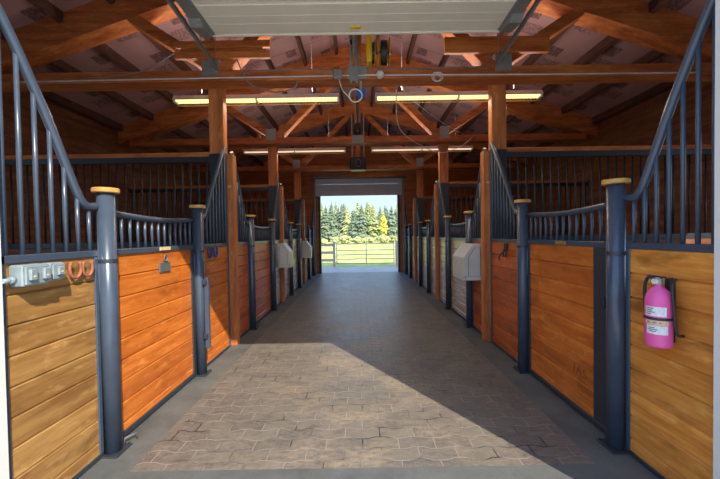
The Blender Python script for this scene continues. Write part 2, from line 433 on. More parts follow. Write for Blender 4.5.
# ---- stall fronts
def plank_mesh(s, y0, y1, z0, z1, x, th=.03):
    # profile with v grooves at the board joints, grooves on the aisle face
    prof = []; z = z0
    js = [z1-BP*k for k in range(1, 12) if z1-BP*k > z0+.02][::-1]
    prof.append((x, z0))
    for j in js: prof += [(x, j-.012), (x+s*.009, j-.003), (x+s*.014, j+.003), (x, j+.004)]
    prof.append((x, z1)); prof += [(x+s*th, z1), (x+s*th, z0)]
    return MB().prism_y(prof, y0, y1)
SW = [(.07, 1.80), (.12, 1.785), (.18, 1.81), (.225, 1.885), (.31, 2.06), (.43, 2.31), (.553, 2.53), (.62, 2.65), (.74, 2.83)]
def swz(t):
    if t <= SW[0][0]: return SW[0][1]
    for (a, za), (b_, zb) in zip(SW, SW[1:]):
        if t <= b_: u = (t-a)/(b_-a); return za+(zb-za)*u
    return SW[-1][1]
RZ0, RZ1 = 1.44, 1.485
def fixed_panel(s, ypost, yend, mat, label):
    d = 1 if yend > ypost else -1
    L = abs(yend-ypost)
    ya, yb = sorted((ypost+d*.058, yend))
    t = root('stall_panel', (s*WX, (ya+yb)/2, 0), label, 'stall panel', 'fixed stall sides with swooping rails')  # fixed plank panel of the stall front, with bars and swooping rail
    link('plank_panel', plank_mesh(s, ya+.02, yb-.02, .03, RZ0, s*WX), mat, t)
    link('middle_rail', MB().box(s*(WX-.012), s*(WX+.045), ya, yb, RZ0, RZ1, .004), 'steel', t)
    link('bottom_rail', MB().box(s*(WX-.008), s*(WX+.04), ya, yb, .0, .035, .004), 'steel_dark', t)
    link('stile', MB().box(s*(WX-.010), s*(WX+.04), ypost+d*.058, ypost+d*.09, .035, RZ0, .003), 'steel', t)
    link('end_post', MB().box(s*(WX-.012), s*(WX+.035), yend, yend-d*.04, .0, 2.74, .004), 'steel', t, 'tall square steel end post')
    kk = (L-.02)/.74
    pts = []
    n = 40
    for i in range(n+1):
        tt = SW[0][0]-.02+(SW[-1][0]-SW[0][0]+.02)*i/n
        # smoothed height
        z = sum(swz(tt+q) for q in (-.03, -.015, 0, .015, .03))/5
        pts.append((s*(WX-.0), ypost+d*tt*kk, z))
    link('swoop_rail', MB().tube(pts, .026, 12), 'steel', t, 'curved rail rising steeply away from the post')
    nb = max(3, int(round((L-.1)/.093)))
    for i in range(nb):
        yy = .058+.055+(L-.13-.04)*i/(nb-1) if nb > 1 else L/2
        z = swz(yy/kk)
        link('bar', MB().tube([(s*(WX+.005), ypost+d*yy, RZ1-.005), (s*(WX+.005), ypost+d*yy, z-.005)], .0125, 8), 'steel', t)
    return t
def stall_door(s, ya, yb, mat, label, wide):
    a, b_ = ya+.064, yb-.064
    t = root('stall_door', (s*WX, (ya+yb)/2, 0), label, 'stall door', 'low stall doors with barred tops')
    wa, wb = (.21, .04) if wide == 'near' else ((.04, .06) if wide == 'far' else (.05, .05))
    link('plank_panel', plank_mesh(s, a+wa-.01, b_-wb+.01, .05, RZ0, s*WX), mat, t)
    link('middle_rail', MB().box(s*(WX-.014), s*(WX+.045), a, b_, RZ0, RZ1, .004), 'steel', t)
    link('bottom_rail', MB().box(s*(WX-.014), s*(WX+.045), a, b_, .015, .06, .004), 'steel_dark', t)
    link('stile', MB().box(s*(WX-.013), s*(WX+.04), a, a+wa, .06, RZ0, .004), 'steel_dark', t)
    link('stile', MB().box(s*(WX-.013), s*(WX+.04), b_-wb, b_, .06, RZ0, .004), 'steel_dark', t)
    pts = [(s*WX, ya+.05+(yb-ya-.1)*i/12, 1.765-.03*math.sin(math.pi*i/12)) for i in range(13)]
    link('hand_rail', MB().tube(pts, .024, 12), 'steel', t)
    n = 13
    for i in range(n):
        yy = a+.05+(b_-a-.1)*i/(n-1); z = 1.765-.03*math.sin(math.pi*(yy-ya)/(yb-ya))
        link('bar', MB().tube([(s*(WX+.005), yy, RZ1-.005), (s*(WX+.005), yy, z)], .0115, 8), 'steel', t)
    return t
def post(s, y, label):
    t = root('stall_post', (s*PX, y, 0), label, 'stall post', 'round steel stall posts with ochre caps')
    link('shaft', MB().lathe([(.058, .012), (.058, 1.90)], (s*PX, y, 0), 28), 'steel', t).data.polygons.foreach_set('use_smooth', [True]*28+[False]*2)
    link('cap', MB().lathe([(.080, 1.897), (.086, 1.902), (.086, 1.926), (.080, 1.932)], (s*PX, y, 0), 28), 'cap', t, 'ochre wooden disc cap')
    bp = MB().box(s*PX-.085, s*PX+.085, y-.085, y+.085, 0, .012, .002)
    bpo = link('base_plate', bp, 'steel_dark', t)
    for a in (-1, 1):
        for b_ in (-1, 1):
            link('bolt', MB().lathe([(.009, .012), (.009, .026)], (s*PX+a*.07, y+b_*.07, 0), 6), 'steel_dark', bpo)
    link('hinge_collar', MB().lathe([(.063, 1.395), (.063, 1.42)], (s*PX, y, 0), 24), 'steel_dark', t)
    return t
# bays: (start, post a, post b, end)
BAYS = {s: [(Y0, 2.47 if s > 0 else 2.51, 3.88 if s > 0 else 3.93, 4.90),
            (5.10, 5.77 if s > 0 else 5.84, 7.16 if s > 0 else 7.28, 8.10),
            (8.30, 9.18, 10.4, 11.30),
            (11.50, 12.4, 13.5, YE-.03)] for s in (-1, 1)}
place = ['nearest the camera', 'in the second bay', 'in the third bay', 'in the farthest bay']
BM = {-1: [('plank_gold', 'plank_orange', 'plank_orange'), ('plank_red', 'plank_red', 'plank_glare'), ('plank_glare',)*3, ('plank_glare',)*3],
      1: [('plank_gold_bright', 'plank_orange', 'plank_red'), ('plank_red', 'plank_glare', 'plank_glare'), ('plank_glare',)*3, ('plank_glare',)*3]}
CLR = {'plank_gold_bright': 'amber', 'plank_gold': 'golden', 'plank_orange': 'orange', 'plank_red': 'reddish', 'plank_glare': 'glare-paled'}
doors = {}
for s in (-1, 1):
    for i, (a, p, q, e) in enumerate(BAYS[s]):
        m = BM[s][i]
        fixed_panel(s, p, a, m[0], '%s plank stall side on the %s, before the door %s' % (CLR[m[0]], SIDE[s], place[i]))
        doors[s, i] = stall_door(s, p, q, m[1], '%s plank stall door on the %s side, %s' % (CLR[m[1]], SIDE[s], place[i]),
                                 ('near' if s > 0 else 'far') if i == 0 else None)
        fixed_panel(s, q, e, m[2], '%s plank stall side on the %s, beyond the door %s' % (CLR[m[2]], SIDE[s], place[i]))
        post(s, p, 'capped steel post on the %s, near side of the door %s' % (SIDE[s], place[i]))
        post(s, q, 'capped steel post on the %s, far side of the door %s' % (SIDE[s], place[i]))

# ---- partitions between stalls
for i, cy in enumerate([c_+CD+.07 for c_ in COLS]):
    for s in (-1, 1):
        t = root('stall_partition', (s*3.7, cy, 0), 'dark barred stall divider on the %s, running outward from the %s column' % (SIDE[s], ['nearest', 'middle', 'farthest'][i]), 'stall divider', 'barred dividers between stalls')
        x0, x1 = 2.13, EAVE-.03
        pm = MB().prism_x([(cy-.02, .02)]+sum([[(cy-.02, RZ0-BP*k-.005), (cy-.012, RZ0-BP*k), (cy-.02, RZ0-BP*k+.005)] for k in range(8, 0, -1)], [])+[(cy-.02, RZ0), (cy+.02, RZ0), (cy+.02, .02)], s*x0, s*x1)
        link('plank_wall', pm, 'plank_x', t)
        link('middle_rail', MB().box(s*x0, s*x1, cy-.028, cy+.028, RZ0, RZ1+.03, .004), 'steel_dark', t)
        link('top_rail', MB().box(s*x0, s*x1, cy-.028, cy+.028, 2.65, 2.73, .004), 'steel_dark', t)
        link('cap_board', MB().box(s*x0, s*x1, cy-.03, cy+.05, 2.73, 2.79, .004), 'beam_x', t, 'thin orange board on top')
        n = 28
        for k in range(n):
            xx = s*(x0+.07+(x1-x0-.12)*k/(n-1))
            link('bar', MB().tube([(xx, cy, RZ1+.02), (xx, cy, 2.66)], .0125, 6), 'steel_dark', t)
# inner stall posts at the outer walls holding the rafters
# ---- near sectional door, open overhead
t = root('overhead_door', (0, 3.0, 3.87), 'cream sectional garage door open overhead, just inside the near doorway', 'garage door')
for k in range(4):
    ya, yb = 1.95+.51*k, 1.95+.51*(k+1)-.006
    zz = 3.875
    prof = [(ya, zz+.012), (ya+.012, zz), (ya+.17, zz), (ya+.176, zz+.004), (ya+.182, zz), (yb-.20, zz), (yb-.194, zz+.004), (yb-.188, zz), (yb-.012, zz), (yb, zz+.012), (yb, zz+.05), (ya, zz+.05)]
    link('door_section', MB().prism_x(prof, -1.70, 1.70), 'cream', t)
for s in (-1, 1):
    link('end_stile', MB().box(s*1.60, s*1.745, 1.95, 3.96, 3.855, 3.874, .004), 'galv', t)
    link('roller_bracket', MB().prism_x([(3.72, 3.80), (3.97, 3.84), (3.97, 3.90), (3.6, 3.90)], s*1.63, s*1.76), 'galv', t)
link('seal', MB().box(-1.70, 1.70, 3.985, 4.02, 3.865, 3.92, .006), 'cream', t)
link('sticker', MB().box(-.06, .05, 3.86, 3.90, 3.864, 3.875), 'yellow', t)
for s in (-1, 1):
    t = root('door_track', (s*1.86, 3.2, 3.9), 'grey steel door track sloping back overhead on the %s, beside the cream door' % SIDE[s], 'door track', 'tracks of the cream overhead door')
    rail = MB()
    a = Vector((s*1.84, 1.9, 4.03)); b_ = Vector((s*1.88, 4.66, 3.80))
    for (dx0, dx1, dz0, dz1) in ((0, .005, 0, .045), (-.028, 0, 0, .005), (-.028, 0, .040, .045)):
        rail.hull6([(a.x+s*dx0, a.y, a.z+dz0), (a.x+s*dx1, a.y, a.z+dz0), (b_.x+s*dx1, b_.y, b_.z+dz0), (b_.x+s*dx0, b_.y, b_.z+dz0),
                    (a.x+s*dx0, a.y, a.z+dz1), (a.x+s*dx1, a.y, a.z+dz1), (b_.x+s*dx1, b_.y, b_.z+dz1), (b_.x+s*dx0, b_.y, b_.z+dz1)])
    link('channel', rail, 'galv', t)
    link('hanger_angle', MB().box(s*1.87, s*1.875, 4.6, 4.64, 3.80, 4.6), 'galv', t)
# ---- far sectional door, lowered a little into its opening
t = root('overhead_door', (0, YE-.1, 3.2), 'grey sectional door hanging partly lowered in the top of the far doorway', 'garage door')
link('door_section', MB().box(-1.78, 1.78, YE-.10, YE-.055, 3.19, 3.66, .008), 'doorgrey', t)
link('door_section', MB().box(-1.78, 1.78, YE-.12, YE-.07, 3.665, 3.93, .008), 'doorgrey', t)
link('torsion_bar', MB().tube([(-1.95, YE-.2, 3.90), (1.95, YE-.2, 3.90)], .03, 10), 'galv', t)
for s in (-1, 1):
    link('side_track', MB().box(s*1.79, s*1.85, YE-.13, YE-.02, 0.0, 3.85, .004), 'galv', t)
    link('drum', MB().lathe([(.07, -.05), (.05, 0), (.07, .05)], (s*1.80, YE-.2, 3.90), 16, 'x'), 'galv', t)

# ---- fluorescent fixtures
def fixture(x0, x1, y, label, tube='tube', guard=True):
    t = root('fluorescent_fixture', ((x0+x1)/2, y, 3.550), label, 'ceiling light', 'fluorescent lamps across the aisle')
    link('housing', MB().prism_x([(y-.09, 3.600), (y-.05, 3.670), (y+.05, 3.670), (y+.09, 3.600), (y+.085, 3.595), (y+.045, 3.660), (y-.045, 3.660), (y-.085, 3.595)], x0, x1), 'feeder', t)
    xm = (x0+x1)/2
    for a, b_ in ((x0+.03, xm-.02), (xm+.02, x1-.03)):
        for dy in (-.035, .035):
            link('tube', MB().tube([(a, y+dy, 3.605), (b_, y+dy, 3.605)], .019, 10), tube, t, 'glowing tube')
    for x in (x0+.015, xm, x1-.015):
        link('lamp_holder', MB().box(x-.014, x+.014, y-.06, y+.06, 3.570, 3.660), 'white', t)
    if guard:
        gm = MB()
        for dy in (-.08, -.04, 0, .04, .08): gm.tube([(x0, y+dy, 3.535+.3*abs(dy)), (x1, y+dy, 3.535+.3*abs(dy))], .0018, 4)
        n = 48
        for k in range(n+1):
            x = x0+(x1-x0)*k/n; gm.tube([(x, y-.085, 3.590), (x, y-.06, 3.545), (x, y+.06, 3.545), (x, y+.085, 3.590)], .0018, 4)
        link('wire_guard', gm, 'tan', t, 'fine wire guard under the tubes')
    for x in (x0+.4, x1-.4): link('hanger', MB().tube([(x, y, 3.670), (x, y, ztop(x)-.1)], .004, 5), 'rope', t)
    return t
fixture(-2.72, -.27, 5.2, 'long lit fluorescent lamp left of the centre, behind the nearest truss')
fixture(.27, 2.74, 5.2, 'long lit fluorescent lamp right of the centre, behind the nearest truss')
fixture(.32, 2.75, 8.36, 'dimmer fluorescent lamp right of the centre, behind the middle truss', 'tube_dim')
fixture(-2.75, -.30, 8.36, 'dull fluorescent lamp left of the centre, behind the middle truss', 'tube_dim')

# ---- hay feeders on the stall fronts
def feeder(s, y, L, label):
    t = root('hay_feeder', (s*1.8, y+L/2, .86), label, 'hay feeder', 'pale metal hay feeders on the stall fronts')
    xa, xb = 1.96, 1.55
    prof = [(s*1.865, 1.40), (s*1.70, 1.40), (s*xb, 1.20), (s*xb, .86), (s*1.865, .86)]
    bo = link('body', MB().prism_y(prof, y, y+L), 'feeder', t)
    # raised door outline on the face towards the doorway
    o = [(1.80, .92), (1.80, 1.34), (1.735, 1.37), (1.64, 1.24), (1.62, 1.20), (1.62, .92)]
    link('face_seam', MB().tube([(s*x, y-.002, z) for x, z in o], .004, 6, True), 'latch', bo)
    link('latch', MB().box(s*1.56, s*1.585, y-.012, y, .90, .93, .002), 'galv', t)
    link('hinge', MB().tube([(s*1.84, y-.01, .88), (s*1.84, y-.01, 1.42)], .01, 8), 'galv', t)
feeder(1, 5.14, .60, 'large pale grey metal hay feeder on the right stall front, behind the nearest column')
feeder(-1, 7.70, .34, 'pale grey metal hay feeder on the left stall front, beside the middle column')
feeder(-1, 10.95, .3, 'dull grey metal hay feeder on the left, farthest down the aisle')

# ---- fire extinguisher
ex, ey, ez = 1.765, 2.035, .875
t = root('fire_extinguisher', (ex, ey, ez), 'bright pink fire extinguisher strapped to the golden planks on the right', 'fire extinguisher')
cyl = MB().lathe([(.045, 0), (.062, .006), (.066, .02), (.066, .27), (.062, .30), (.050, .33), (.034, .348), (.018, .358), (.018, .375)], (ex, ey, ez), 32)
o = link('cylinder', cyl, 'pink', t); o.data.polygons.foreach_set('use_smooth', [True]*(32*8)+[False]*2)
vl = link('valve', MB().lathe([(.02, .372), (.02, .40), (.014, .402), (.014, .412)], (ex, ey, ez), 14), 'galv', t, 'silver valve')
link('lever', MB().box(ex-.012, ex+.012, ey-.04, ey+.07, ez+.412, ez+.420, .002), 'black', vl)
link('carry_handle', MB().box(ex-.012, ex+.012, ey-.03, ey+.09, ez+.398, ez+.406, .002), 'galv', t)
link('gauge', MB().lathe([(.016, -.03), (.016, -.015)], (ex, ey, ez+.388), 14, 'x'), 'paper', vl)
hs = [(ex, ey+.015, ez+.39), (ex-.01, ey+.05, ez+.41), (ex-.01, ey+.08, ez+.375), (ex-.01, ey+.088, ez+.30), (ex-.005, ey+.086, ez+.20), (ex, ey+.084, ez+.12), (ex, ey+.084, ez+.08)]
def smooth(P, k=6):
    P = [Vector(p) for p in P]; out = []
    for i in range(len(P)-1):
        p0, p1, p2, p3 = P[max(i-1, 0)], P[i], P[i+1], P[min(i+2, len(P)-1)]
        for j in range(k):
            u = j/k; out.append(.5*((2*p1)+(-p0+p2)*u+(2*p0-5*p1+4*p2-p3)*u*u+(-p0+3*p1-3*p2+p3)*u**3))
    out.append(P[-1]); return [tuple(p) for p in out]
link('hose', MB().tube(smooth(hs), .009, 8), 'black', t)
link('bracket', MB().box(1.835, 1.868, ey+.0, ey+.04, ez+.02, ez+.40, .003), 'black', t)
link('bracket_arm', MB().tube(smooth([(1.85, ey-.02, ez+.40), (1.80, ey-.06, ez+.395), (1.775, ey-.078, ez+.35), (1.78, ey-.082, ez+.25), (1.80, ey-.08, ez+.10), (1.85, ey-.07, ez+.08)]), .008, 8), 'black', t)
sm = MB()
for k in range(24):
    a0, a1 = [2*math.pi*q/24 for q in (k, k+1)]
    for r0, r1 in ((.0665, .070),):
        P = []
        for z in (ez+.168, ez+.182):
            for r, a in ((r0, a0), (r1, a0), (r1, a1), (r0, a1)): P.append((ex+r*math.cos(a), ey+r*math.sin(a), z))
        sm.hull6(P)
link('strap', sm, 'black', t)
def wrap_label(z0, z1, a0, a1, r=.0668):
    mb = MB(); n = 10
    vs = []
    for i in range(n+1):
        a = math.radians(a0+(a1-a0)*i/n)
        for z, rr in ((z0, r), (z1, r), (z1, r-.001), (z0, r-.001)): vs.append((ex+rr*math.cos(a), ey+rr*math.sin(a), ez+z))
    fs = []
    for i in range(n):
        for k in range(4): l = (k+1) % 4; fs.append((i*4+k, i*4+l, i*4+4+l, i*4+4+k))
    return mb.add(vs, fs)
M['label_text'] = plain('printed text strips', (.12, .12, .13), .6)
st1 = link('sticker', wrap_label(.19, .245, 170, 262), 'paper', t, 'white printed sticker above the strap')
st2 = link('sticker', wrap_label(.085, .135, 178, 268), 'paper', t, 'white printed sticker below the strap')
st3 = link('sticker', wrap_label(.138, .164, 172, 270), 'tan', t, 'tan printed band under the strap')
for (z, a, b_) in ((.235, 176, 210), (.224, 176, 205), (.213, 176, 214), (.202, 176, 200), (.122, 190, 215), (.112, 186, 226), (.102, 190, 220), (.152, 180, 196), (.152, 204, 222), (.152, 232, 240)):
    link('text_line', wrap_label(z-.0025, z+.0025, a, b_, .0674), 'label_text', st1 if z > .19 else (st3 if z > .138 else st2))

# ---- things on the first left panel
bx = -1.865
def outlet_box(y0, y1, z0, z1, d, n, label):
    t = root('outlet_box', (bx+d/2, (y0+y1)/2, z0), label, 'electrical box')
    link('body', MB().box(bx, bx+d, y0, y1, z0, z1, .006), 'grey_box', t)
    link('lid', MB().box(bx+d, bx+d+.012, y0+.008, y1-.008, z0+.008, z1-.008, .004), 'grey_box', t)
    for k in range(n):
        yc = y0+(y1-y0)*(k+.5)/n
        fl = link('cover_flap', MB().box(bx+d+.012, bx+d+.03, yc-.022, yc+.022, z0+.03, z1-.02, .006), 'grey_box', t)
        link('contact', MB().box(bx+d+.03, bx+d+.033, yc-.006, yc+.006, z0+.048, z0+.058, .001), 'tan', fl, 'small pale yellow dot')
    return t
outlet_box(1.825, 1.985, 1.315, 1.432, .075, 2, 'larger grey cast outlet box under the rail at the far left')
outlet_box(2.0, 2.10, 1.325, 1.430, .065, 1, 'smaller grey outlet box beside the rusty horseshoes')
solo('conduit', MB().tube([(bx+.03, Y0, 1.355), (bx+.03, 1.825, 1.355)], .013, 10).tube([(bx+.03, 1.80, 1.355), (bx+.03, 1.825, 1.355)], .019, 10), 'grey_box', 'short grey conduit entering the larger outlet box from the left', 'conduit')
solo('conduit', MB().tube([(bx+.03, 1.985, 1.375), (bx+.03, 2.0, 1.375)], .013, 10), 'grey_box', 'stubby grey conduit joining the two outlet boxes', 'conduit')
def shoe_pts(cy, cz, r, x, up=True, k=1):
    pts = []
    for i in range(17):
        a = math.radians(-225+270*i/16) if up else math.radians(-45+270*i/16)
        rr = r*(1.0 if i not in (0, 16) else 1)
        pts.append((x, cy+k*rr*.85*math.cos(a), cz+rr*1.15*math.sin(a)))
    return pts
solo('horseshoe', MB().tube(shoe_pts(2.235, 1.375, .052, bx+.02), .010, 6), 'rust', 'rusty horseshoe nailed up beside the grey outlet boxes, nearer them', 'horseshoe', 'rusty horseshoes')
solo('horseshoe', MB().tube(shoe_pts(2.335, 1.375, .050, bx+.02), .010, 6), 'rust', 'rusty horseshoe beside the first round post on the left', 'horseshoe', 'rusty horseshoes')
solo('horseshoe', MB().tube(shoe_pts(4.28, 1.385, .062, bx+.012), .013, 6), 'blueshoe', 'dark blue painted horseshoe on the orange panel left, nearer one', 'horseshoe', 'blue horseshoes on the orange panel')
solo('horseshoe', MB().tube(shoe_pts(4.44, 1.385, .062, bx+.012), .013, 6), 'blueshoe', 'dark blue painted horseshoe on the orange panel left, next to the column', 'horseshoe', 'blue horseshoes on the orange panel')
t = root('bridle_hook', (1.85, 4.38, 1.25), 'black iron bridle hook on the reddish right panel before the column', 'hook')
link('plate', MB().box(1.85, 1.868, 4.33, 4.43, 1.34, 1.43, .003), 'black', t)
link('horseshoe_hook', MB().tube(shoe_pts(4.38, 1.30, .05, 1.84, False), .010, 6), 'black', t)
link('prong', MB().tube(smooth([(1.86, 4.38, 1.35), (1.80, 4.38, 1.30), (1.77, 4.38, 1.25), (1.78, 4.38, 1.22)]), .009, 6), 'black', t)
# gear on the left near door
d = doors[-1, 0]
lp = link('latch_plate', MB().box(-1.87, -1.855, 3.20, 3.38, 1.245, 1.335, .003), 'latch', d, 'grey latch plate')
link('pull_ring', MB().tube([(-1.85, 3.29+.026*math.cos(a*math.pi/8), 1.375+.034*math.sin(a*math.pi/8)) for a in range(16)], .006, 6, True), 'latch', lp)
link('name_plate', MB().box(-1.857, -1.850, 3.20, 3.38, 1.448, 1.48, .002), 'tan', d)
link('drop_bolt', MB().box(-1.775, -1.725, 3.90, 3.95, .30, 1.10, .008), 'steel', d, 'long vertical bolt housing')
for z in (1.03, .42):
    link('bolt_ear', MB().box(-1.775, -1.735, 3.87, 3.90, z, z+.05, .004), 'steel_dark', d)
# right near door: latch and burned letters
d = doors[1, 0]
link('latch_plate', MB().box(1.84, 1.858, 2.60, 2.64, .98, 1.06, .003), 'black', d)
link('name_plate', MB().box(1.848, 1.857, 3.10, 3.26, 1.448, 1.478, .002), 'brass', d)
def letters(txt, size, x, y, z, step_):
    cu = bpy.data.curves.new('t', 'FONT'); cu.body = txt; cu.size = size; cu.extrude = .0015; cu.space_character = step_
    ob = bpy.data.objects.new('t', cu); COL.objects.link(ob)
    bpy.context.view_layer.update()
    dg = bpy.context.evaluated_depsgraph_get(); me = bpy.data.meshes.new_from_object(ob.evaluated_get(dg))
    bpy.data.objects.remove(ob)
    mb = MB(); mb.add([(x-(v.co.z), y-v.co.x, z+v.co.y) for v in me.vertices], [tuple(p.vertices) for p in me.polygons]); return mb
link('burned_letters', letters('IAS', .115, 1.8695, 3.02, .33, 1.15), 'burn', d, 'dark letters burned into the planks')
# hinge bolt near the base of the first left post
solo('door_stop', MB().tube([(-1.80, 2.58, .01), (-1.80, 2.58, .055), (-1.76, 2.66, .055), (-1.76, 2.66, .01)], .007, 6), 'latch', 'small bent metal door stop at the foot of the first left post', 'door stop')

# ---- overhead hardware at the centre
cyf = COLS[0]-CD-.008
t = root('door_opener', (-.04, 4.5, 3.6), 'grey opener bracket hanging at the centre of the nearest truss', 'door opener')
for dx in (-.095, -.02):
    link('hanger_angle', MB().box(dx, dx+.03, cyf-.03, cyf, 3.60, ztop(0)-.02, .002), 'galv', t)
link('cross_plate', MB().box(-.10, .02, cyf-.036, cyf-.03, 3.62, 3.80), 'galv', t)
link('rail', MB().box(-.05, -.02, Y0, cyf-.04, 3.955, 3.99, .003), 'galv', t)
link('chain', MB().tube(smooth([(-.05, cyf-.05, 4.1), (.01, cyf-.06, 3.95), (.09, cyf-.05, 3.88), (.14, cyf-.05, 3.84)]), .006, 5), 'galv', t)
link('gear', MB().lathe([(.035, -.01), (.035, .01)], (-.05, cyf-.05, 4.12), 14, 'y'), 'black', t)
t = root('cord_reel', (.20, 4.62, 3.81), 'flat yellow cord reel standing on the nearest truss beam, left of its pair', 'cord reel', 'yellow cord reels')
link('case', MB().box(.13, .20, 4.50, 4.82, 3.81, 4.17, .02), 'yellow', t)
link('cord', MB().lathe([(.13, 0), (.13, .04)], (.20, 4.68, 4.0), 22, 'x'), 'black', t)
link('flange', MB().lathe([(.14, 0), (.14, .006)], (.24, 4.68, 4.0), 26, 'x'), 'yellow', t)
t = root('cord_reel', (.36, 4.68, 3.82), 'yellow flanged reel with black cord on the nearest truss beam, right of its pair', 'cord reel', 'yellow cord reels')
for x in (.285, .43):
    link('flange', MB().lathe([(.18, 0), (.185, .004), (.18, .008)], (x, 4.68, 4.0), 30, 'x'), 'yellow', t)
link('cord', MB().lathe([(.15, .0), (.155, .03), (.155, .06), (.15, .08)], (.325, 4.68, 4.0), 26, 'x'), 'black', t)
link('axle', MB().tube([(.26, 4.68, 4.0), (.46, 4.68, 4.0)], .02, 10), 'galv', t)
t = root('junction_box', (-.25, cyf-.02, 3.64), 'small grey square junction box on the nearest truss, left of centre', 'junction box')
link('body', MB().box(-.31, -.20, cyf-.04, cyf, 3.655, 3.775, .005), 'galv', t)
link('knockout', MB().lathe([(.028, -.008), (.028, 0)], (-.255, cyf-.04, 3.715), 14, 'y'), 'galv', t)
solo('wire', MB().tube([(-4.6, cyf-.01, 3.685), (-2, cyf-.012, 3.695), (-.31, cyf-.012, 3.70)], .009, 6), 'white', 'thin white conduit along the left half of the nearest truss', 'conduit')
solo('wire', MB().tube([(-.20, cyf-.012, 3.70), (.25, cyf-.012, 3.70), (2.2, cyf-.012, 3.68), (4.6, cyf-.01, 3.67)], .009, 6), 'white', 'thin white conduit along the right half of the nearest truss', 'conduit')
solo('cable_coil', MB().tube([(-.02+.085*math.cos(a*math.pi/12), cyf-.045+.01*math.sin(a*math.pi/6), 3.42+.085*math.sin(a*math.pi/12)) for a in range(24)], .010, 8, True)
     .tube(smooth([(-.24, cyf-.004, 3.66), (-.20, cyf-.004, 3.52), (-.14, cyf-.004, 3.45), (-.10, cyf-.004, 3.40)]), .007, 6), 'white', 'white coiled cable loop hanging under the centre of the nearest truss', 'cable')
t = root('pulley', (.06, cyf+.02, 3.42), 'small blue pulley hanging under the centre of the nearest truss', 'pulley')
link('wheel', MB().lathe([(.07, -.02), (.05, 0), (.07, .02)], (.05, cyf+.0, 3.47), 20, 'y'), 'blue', t)
link('strap', MB().box(.035, .065, cyf-.03, cyf-.024, 3.46, 3.62), 'galv', t)
t = root('lamp_socket', (.33, cyf-.05, 3.66), 'white porcelain lamp socket on the nearest truss, right of centre', 'lamp socket')
link('socket', MB().lathe([(.02, -.09), (.045, -.06), (.055, -.02), (.045, 0)], (.31, cyf, 3.70), 18, 'y'), 'white', t)
link('arm', MB().tube([(.10, cyf-.02, 3.70), (.26, cyf-.02, 3.70)], .012, 8), 'white', t)
solo('cable_coil', MB().tube(smooth([(1.05+.055*math.cos(a*math.pi/6)+.002*a, cyf-.000, 3.67+.06*math.sin(a*math.pi/6)) for a in range(30)], 2), .006, 5), 'white', 'small white cable coil on the right half of the nearest truss', 'cable')
t1 = [(-1.62, cyf-.000, 4.15), (-1.60, cyf-.000, 3.95), (-1.50, cyf-.000, 3.70), (-1.38, cyf-.000, 3.58), (-1.1, cyf-.000, 3.50), (-.85, cyf-.000, 3.55), (-.80, cyf-.000, 3.66)]
solo('cable', MB().tube(smooth(t1), .010, 6), 'rope', 'grey cable looping below the left half of the nearest truss', 'cable')
solo('cable', MB().tube(smooth([(-3.6, cyf-.000, 3.73), (-2.9, cyf-.000, 3.80), (-2.3, cyf-.000, 4.12), (-2.1, cyf-.000, 4.16)]), .008, 6), 'rope', 'grey cable rising over the left orange boards on the nearest truss', 'cable')
solo('cable', MB().tube(smooth([(-1.5, cyf-.000, 3.78), (-.8, cyf-.000, 3.80), (-.3, cyf-.000, 3.78)]), .006, 5), 'rope', 'thin dark cable along the top left of the nearest truss', 'cable')
solo('cable', MB().tube(smooth([(.1, cyf-.000, 3.80), (.9, cyf-.000, 3.79), (1.75, cyf-.000, 3.79)]), .008, 5), 'rope', 'thin dark cable along the top right of the nearest truss', 'cable')
solo('cable', MB().tube(smooth([(.55, 4.9, 3.60), (.75, 6.2, 3.45), (1.35, 7.4, 3.45), (1.9, 7.85, 3.40), (2.35, 7.85, 3.55), (2.6, 7.86, 3.75)]), .008, 6), 'white', 'pale cable drooping between the nearest and middle trusses on the right', 'cable')
solo('cable', MB().tube(smooth([(.35, 4.66, 3.95), (.8, 5.6, 3.82), (1.6, 6.8, 3.78), (2.4, 7.85, 3.80)]), .005, 5), 'white', 'thin straight cord running back from the yellow reels to the middle truss', 'cable')
t = root('hanging_motor', (0, COLS[1]-.15, 3.82), 'black motor hanging on the centre of the middle truss', 'motor')
link('body', MB().lathe([(.05, 0), (.08, .03), (.08, .22), (.05, .26)], (0, COLS[1]-.17, 3.83), 16), 'black', t)
link('rod', MB().tube([(0, COLS[1]-.17, 4.08), (0, COLS[1]-.17, 5.3)], .03, 8), 'steel_dark', t)
link('lens', MB().lathe([(.02, -.09), (.02, -.078)], (0, COLS[1]-.17, 3.9), 12, 'y'), 'blue', t)
t = root('door_opener', (0, COLS[2]-.3, 3.7), 'dark grey opener motor box under the farthest truss, above the far doorway', 'door opener')
link('housing', MB().box(-.26, .24, COLS[2]-.45, COLS[2]-.09, 3.60, 3.98, .02), 'steel_dark', t)
link('hanger', MB().box(-.2, -.17, COLS[2]-.3, COLS[2]-.27, 3.98, 5.35), 'galv', t)
link('hanger', MB().box(.17, .2, COLS[2]-.3, COLS[2]-.27, 3.98, 5.35), 'galv', t)
link('cable_loop', MB().tube([(.0+.08*math.cos(a*math.pi/8), COLS[2]-.47, 3.8+.12*math.sin(a*math.pi/8)) for a in range(16)], .008, 6, True), 'galv', t)
# curly wire garland over the far door
pts = []
for i in range(90):
    u = i/89; pts.append((-1.75+1.25*u+.09*math.cos(i*.75), YE-.012, 4.05+.02*math.sin(u*9)+.085*math.sin(i*.75)))
t = solo('wire_scroll', MB().tube(pts, .012, 5), 'galv', 'curly scroll of pale wire above the left of the far door', 'wire scroll')

